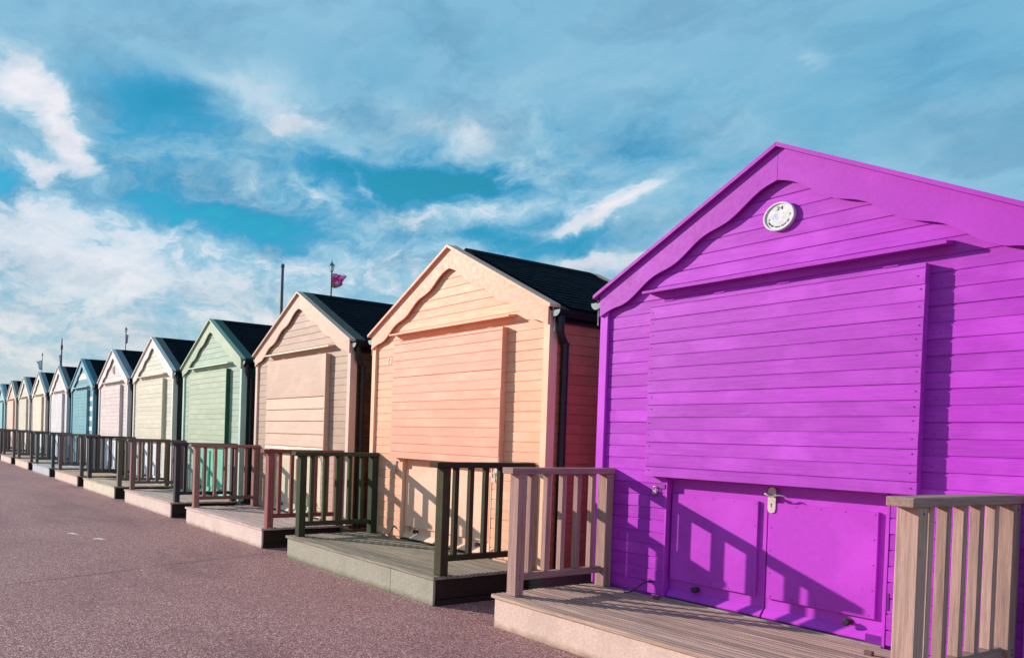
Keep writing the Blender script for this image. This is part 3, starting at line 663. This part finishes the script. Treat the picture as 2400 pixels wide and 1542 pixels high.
# ------------------------------------------------------------------ railings
RC = {  # post colour, cap colour, word
 (24, 'L'): ((180, 140, 130), 'pinkish tan'), (24, 'R'): ((184, 146, 134), 'pale tan'), (23, 'L'): ((62, 70, 48), 'dark mossy green'), (23, 'R'): ((68, 58, 38), 'dark olive stained'),
 (22, 'L'): ((160, 112, 104), 'rosy brown'), (22, 'R'): ((158, 92, 90), 'reddish'), (21, 'L'): ((146, 104, 104), 'purplish brown'), (21, 'R'): ((74, 66, 76), 'dark slate brown'),
 (20, 'L'): ((76, 68, 74), 'dark grey'), (20, 'R'): ((132, 116, 98), 'olive brown'), (19, 'L'): ((122, 106, 98), 'brown'), (19, 'R'): ((112, 104, 100), 'grey brown'),
 (18, 'L'): ((104, 100, 98), 'grey'), (18, 'R'): ((92, 100, 108), 'bluish grey')}
def railing_meshes(post, m_v, m_y):
    A = {}
    def get(mb, mat, key): o = mb.build('t', mat); A[key] = o.data; bpy.data.objects.remove(o)
    pw = .084
    get(MB().box(0, pw, 0, pw, 0, 1.149 - ZB, .003), m_v, 'post')
    get(MB().box(0, .04, 0, .045, .411, 1.1495, .002), m_v, 'baluster')
    get(MB().box(-.012, .092, -1.152, -.004, 1.150, 1.195, .004), m_y, 'cap_rail')
    get(MB().box(.018, .064, -.996, -.104, .360, .410, .003), m_y, 'bottom_rail')
    return A
RA = {}
for n in range(24, 12, -1):
    for sd in 'LR':
        rgb, word = RC.get((n, sd), ((112, 100, 98), 'grey brown'))
        if rgb not in RA:
            mossy = .45 if n == 23 and sd == 'L' else .3 if n == 23 else 0
            RA[rgb] = railing_meshes(rgb, wood(rgb, 'v', .35, moss=mossy), wood(tuple(int(c * .94) for c in rgb), 'y', .35, moss=mossy * .5))
        A = RA[rgb]; px_ = .138 if sd == 'L' else 2.425
        side = 'left' if sd == 'L' else 'right'
        Rr = empty('wooden_railing', (HX[n] + px_, 0, ZB), '%s railing on the %s end of the %s deck' % (word, side, HN[n]), 'railing', 'wooden railings on the deck ends')
        Z = -ZB
        if (n, sd) == (24, 'R'): Rr.rotation_euler.z = -.033; Rr.location.x += .0356
        for y in (-1.08, -.092): link('post', A['post'], Rr, (0, y, .001))
        for k in range(5):
            o = link('baluster', A['baluster'], Rr, (.022 + random.uniform(-.001, .001), -.927 + .172 * k, Z)); o.rotation_euler.z = random.uniform(-.02, .02)
        if n >= 22:
            if 'screws' not in RA:
                q = MB()
                for y in (-1.038, -.05):
                    for zc in (.372, .398, 1.12): q.prism([(y + .0055 * math.cos(a), zc + .0055 * math.sin(a)) for a in [R(45 * i) for i in range(8)]], .0838, .0856, 'x')
                o = q.build('t', M_IRON); RA['screws'] = o.data; bpy.data.objects.remove(o)
            o = link('bolt_heads', RA['screws'], Rr, (0, 0, Z)); o['kind'] = 'stuff'
        link('cap_rail', A['cap_rail'], Rr, (0, 0, Z)); link('bottom_rail', A['bottom_rail'], Rr, (0, 0, Z))
# small wooden door stops on the purple hut's deck
for x, y, lb in ((2.03, -.27, 'small brown wooden door stop on the deck by the right railing of the purple hut'), (.66, -.09, 'tiny brown wooden door stop on the deck left of the purple hut doors')):
    s_ = MB().box(-.02, .02, -.014, .014, 0, .026, .003).build('door_stop', wood((120, 86, 84), 'x', .3), None, loc=(x, y, ZB + .0005)); s_['label'] = lb; s_['category'] = 'door stop'; s_['group'] = 'wooden door stops'

# ------------------------------------------------------------------ lamp posts and poles beyond the huts
def lamp_post(x, y, top, label, lantern=True, tall=0):
    L_ = empty('street_lamp', (x, y, 0), label, 'street lamp', 'street lamps standing behind the huts')
    zl = top - .55
    MB().lathe([(.10, 0), (.10, .5), (.075, .55), (.06, .9), (.045, 1.0), (.036, zl - .1), (.036, zl)], (0, 0, 0), 14).build('column', M_POLE, L_, smooth=True)
    MB().lathe([(.055, 0), (.06, .02), (.055, .04)], (0, 0, zl), 12).build('collar', M_POLE, L_)
    glass, N, b = new_mat("lantern_glass"); b.inputs['Base Color'].default_value = (.85, .88, .9, 1); b.inputs['Roughness'].default_value = .12; b.inputs['Transmission Weight'].default_value = .25
    v = []; f = []
    MB().lathe([(.07, .04), (.108, .27)], (0, 0, zl), 6).build('lantern_glass', glass, L_)
    for k in range(6):
        a = math.pi * 2 * k / 6; MB().tube([(.072 * math.cos(a), .072 * math.sin(a), zl + .04), (.110 * math.cos(a), .110 * math.sin(a), zl + .27)], .006, 5).build('lantern_bar', M_CAP, L_)
    MB().lathe([(.125, .27), (.12, .30), (.085, .345), (.04, .40), (.025, .44), (.018, .47), (.022, .49), (.004, .55)], (0, 0, zl), 12).build('lantern_roof', M_POLE, L_, smooth=True)
    return L_
def flag(x, y, z0, z1, w, dirv, cols, label, name='flag'):
    m, N, b = new_mat("flag_cloth"); t_ = N.new('ShaderNodeTexCoord')
    nn = N.noise(t_.outputs['Object'], 6.5, 3, .6, .8)
    s = N.new('ShaderNodeSeparateXYZ'); N.l.new(t_.outputs['Object'], s.inputs[0])
    N.l.new(N.mix(N.mr(s.outputs[2], .12 * (z1 - z0), .28 * (z1 - z0)), lin(*cols[2]), N.mix(N.mr(nn, .5, .58), lin(*cols[0]), lin(*cols[1]))), b.inputs['Base Color']); b.inputs['Roughness'].default_value = .7
    d = Vector((dirv[0], dirv[1], 0)).normalized(); nrm = Vector((-d.y, d.x, 0)); v = []; nx, nz = 18, 14; h = z1 - z0
    for i in range(nx + 1):
        for j in range(nz + 1):
            s_, t = i / nx, j / nz
            fold = .07 * math.sin(s_ * 11 + t * 2.2) * s_ ** .5 + .03 * math.sin(t * 9 + s_ * 5) * s_
            zz = h * t * (1 - .25 * s_) + h * .10 * s_ - .06 * math.sin(s_ * 5) * h * (1 - t)
            p = d * (w * s_ * (1 - .2 * math.sin(t * 3.1 + 1) * s_)) + nrm * fold
            v.append((p.x, p.y, zz))
    f = [(i * (nz + 1) + j, (i + 1) * (nz + 1) + j, (i + 1) * (nz + 1) + j + 1, i * (nz + 1) + j + 1) for i in range(nx) for j in range(nz)]
    o = mk(name, v, f, m, None, True, (x + d.x * .04, y + d.y * .04, z0))
    so = o.modifiers.new('thick', 'SOLIDIFY'); so.thickness = .004
    o['label'] = label; o['category'] = 'flag'; o['group'] = 'flags hanging from the street lamps'
lamp_post(-22.35, 12, 9.02, 'tall dark street lamp with a bright pink flag, behind the beige hut')
flag(-22.35, 12, 7.80, 8.42, .55, (.47, .88), ((214, 12, 120), (250, 170, 220), (130, 116, 84)), 'rumpled bright magenta flag blowing from the street lamp above the beige hut')
lamp_post(-52.2, 12, 9.60, 'street lamp with a thin pale pink flag, behind the cream and pale pink huts')
flag(-52.2, 12, 8.2, 8.95, .16, (.47, .88), ((200, 150, 186), (246, 214, 236), (170, 120, 150)), 'limp pale pink flag on the street lamp behind the cream hut')
lamp_post(-86.3, 12, 10.35, 'farthest street lamp, pale in the distance above the last huts')
flag(-86.3, 12, 8.2, 9.4, .55, (-.47, -.88), ((176, 206, 214), (222, 236, 240), (160, 190, 200)), 'pale blue flag drooping from the farthest street lamp')
# mast with a thick joint, l3
Mz = empty('radio_mast', (-75.6, 12, 0), 'slim mast with a thick joint, between the farthest lamp and the teal hut', 'mast')
MB().lathe([(.12, 0), (.09, 6), (.07, 9.4), (.07, 9.9)], (0, 0, 0), 10).build('mast_tube', M_POLE, Mz); MB().lathe([(.08, 9.75), (.13, 9.8), (.13, 10.2), (.08, 10.25), (.06, 10.95)], (0, 0, 0), 10).build('mast_joint', M_POLE, Mz)
flag(-75.6, 12, 7.9, 9.3, .22, (-.47, -.88), ((206, 188, 206), (236, 226, 236), (180, 170, 190)), 'narrow pale streamer tied to the slim mast')
Pz = empty('plain_post', (-26.75, 12, 0), 'plain tall blue-grey post with a capped top, rising left of the beige hut gable', 'post')
MB().lathe([(.11, 0), (.095, 3), (.078, 9.4), (.078, 9.5)], (0, 0, 0), 16).build('post_tube', M_POLE, Pz, smooth=True); MB().lathe([(.09, 9.5), (.10, 9.52), (.10, 9.63), (.085, 9.66)], (0, 0, 0), 16).build('post_cap', M_POLE, Pz)

# ------------------------------------------------------------------ bird droppings, grit
for k, (x, y, s_, lb) in enumerate(((-5.43, -2.98, 1.0, 'small yellowish white bird splash on the promenade, the farther left one'), (-4.90, -2.77, 1.1, 'small white bird splash on the promenade, the nearer right one'))):
    rr = random.Random(k + 5); mb = MB()
    for (ox, oy, q) in ((0, 0, .05), (.06, .02, .035), (-.05, -.03, .025), (.02, -.06, .02), (.1, .05, .016)):
        n_ = 11; ring = [(ox + q * s_ * math.cos(2 * math.pi * i / n_) * rr.uniform(.5, 1.2), oy + q * s_ * math.sin(2 * math.pi * i / n_) * rr.uniform(.4, 1.0)) for i in range(n_)]
        mb.prism(ring, 0, .0025, 'z')
    o = mb.build('bird_splash', plain("bird_lime", (232, 214, 196), .7), None, loc=(x, y, .0005)); o['label'] = lb; o['category'] = 'stain'; o['group'] = 'bird splashes on the promenade'
rr = random.Random(11); mb = MB()
for i in range(2200):
    n_ = rr.choice((24, 23, 23, 23, 22, 22, 21)); x = HX[n_] + rr.uniform(.0, 3.0); y = -1.15 - abs(rr.gauss(0, .035)) - .006
    if x > HX[n_] + 2.5: y = -1.15 + rr.uniform(-.25, .4)
    s_ = rr.uniform(.0015, .0055); a = rr.uniform(0, 3)
    c, s2 = math.cos(a) * s_, math.sin(a) * s_
    mb.add([(x + c, y + s2, 0), (x - s2, y + c, 0), (x - c, y - s2, 0), (x + s2, y - c, 0), (x, y, s_ * 1.1)], [(0, 1, 4), (1, 2, 4), (2, 3, 4), (3, 0, 4)])
o = mb.build('grit', plain("pale_grit", (206, 172, 150), .8)); o['kind'] = 'stuff'
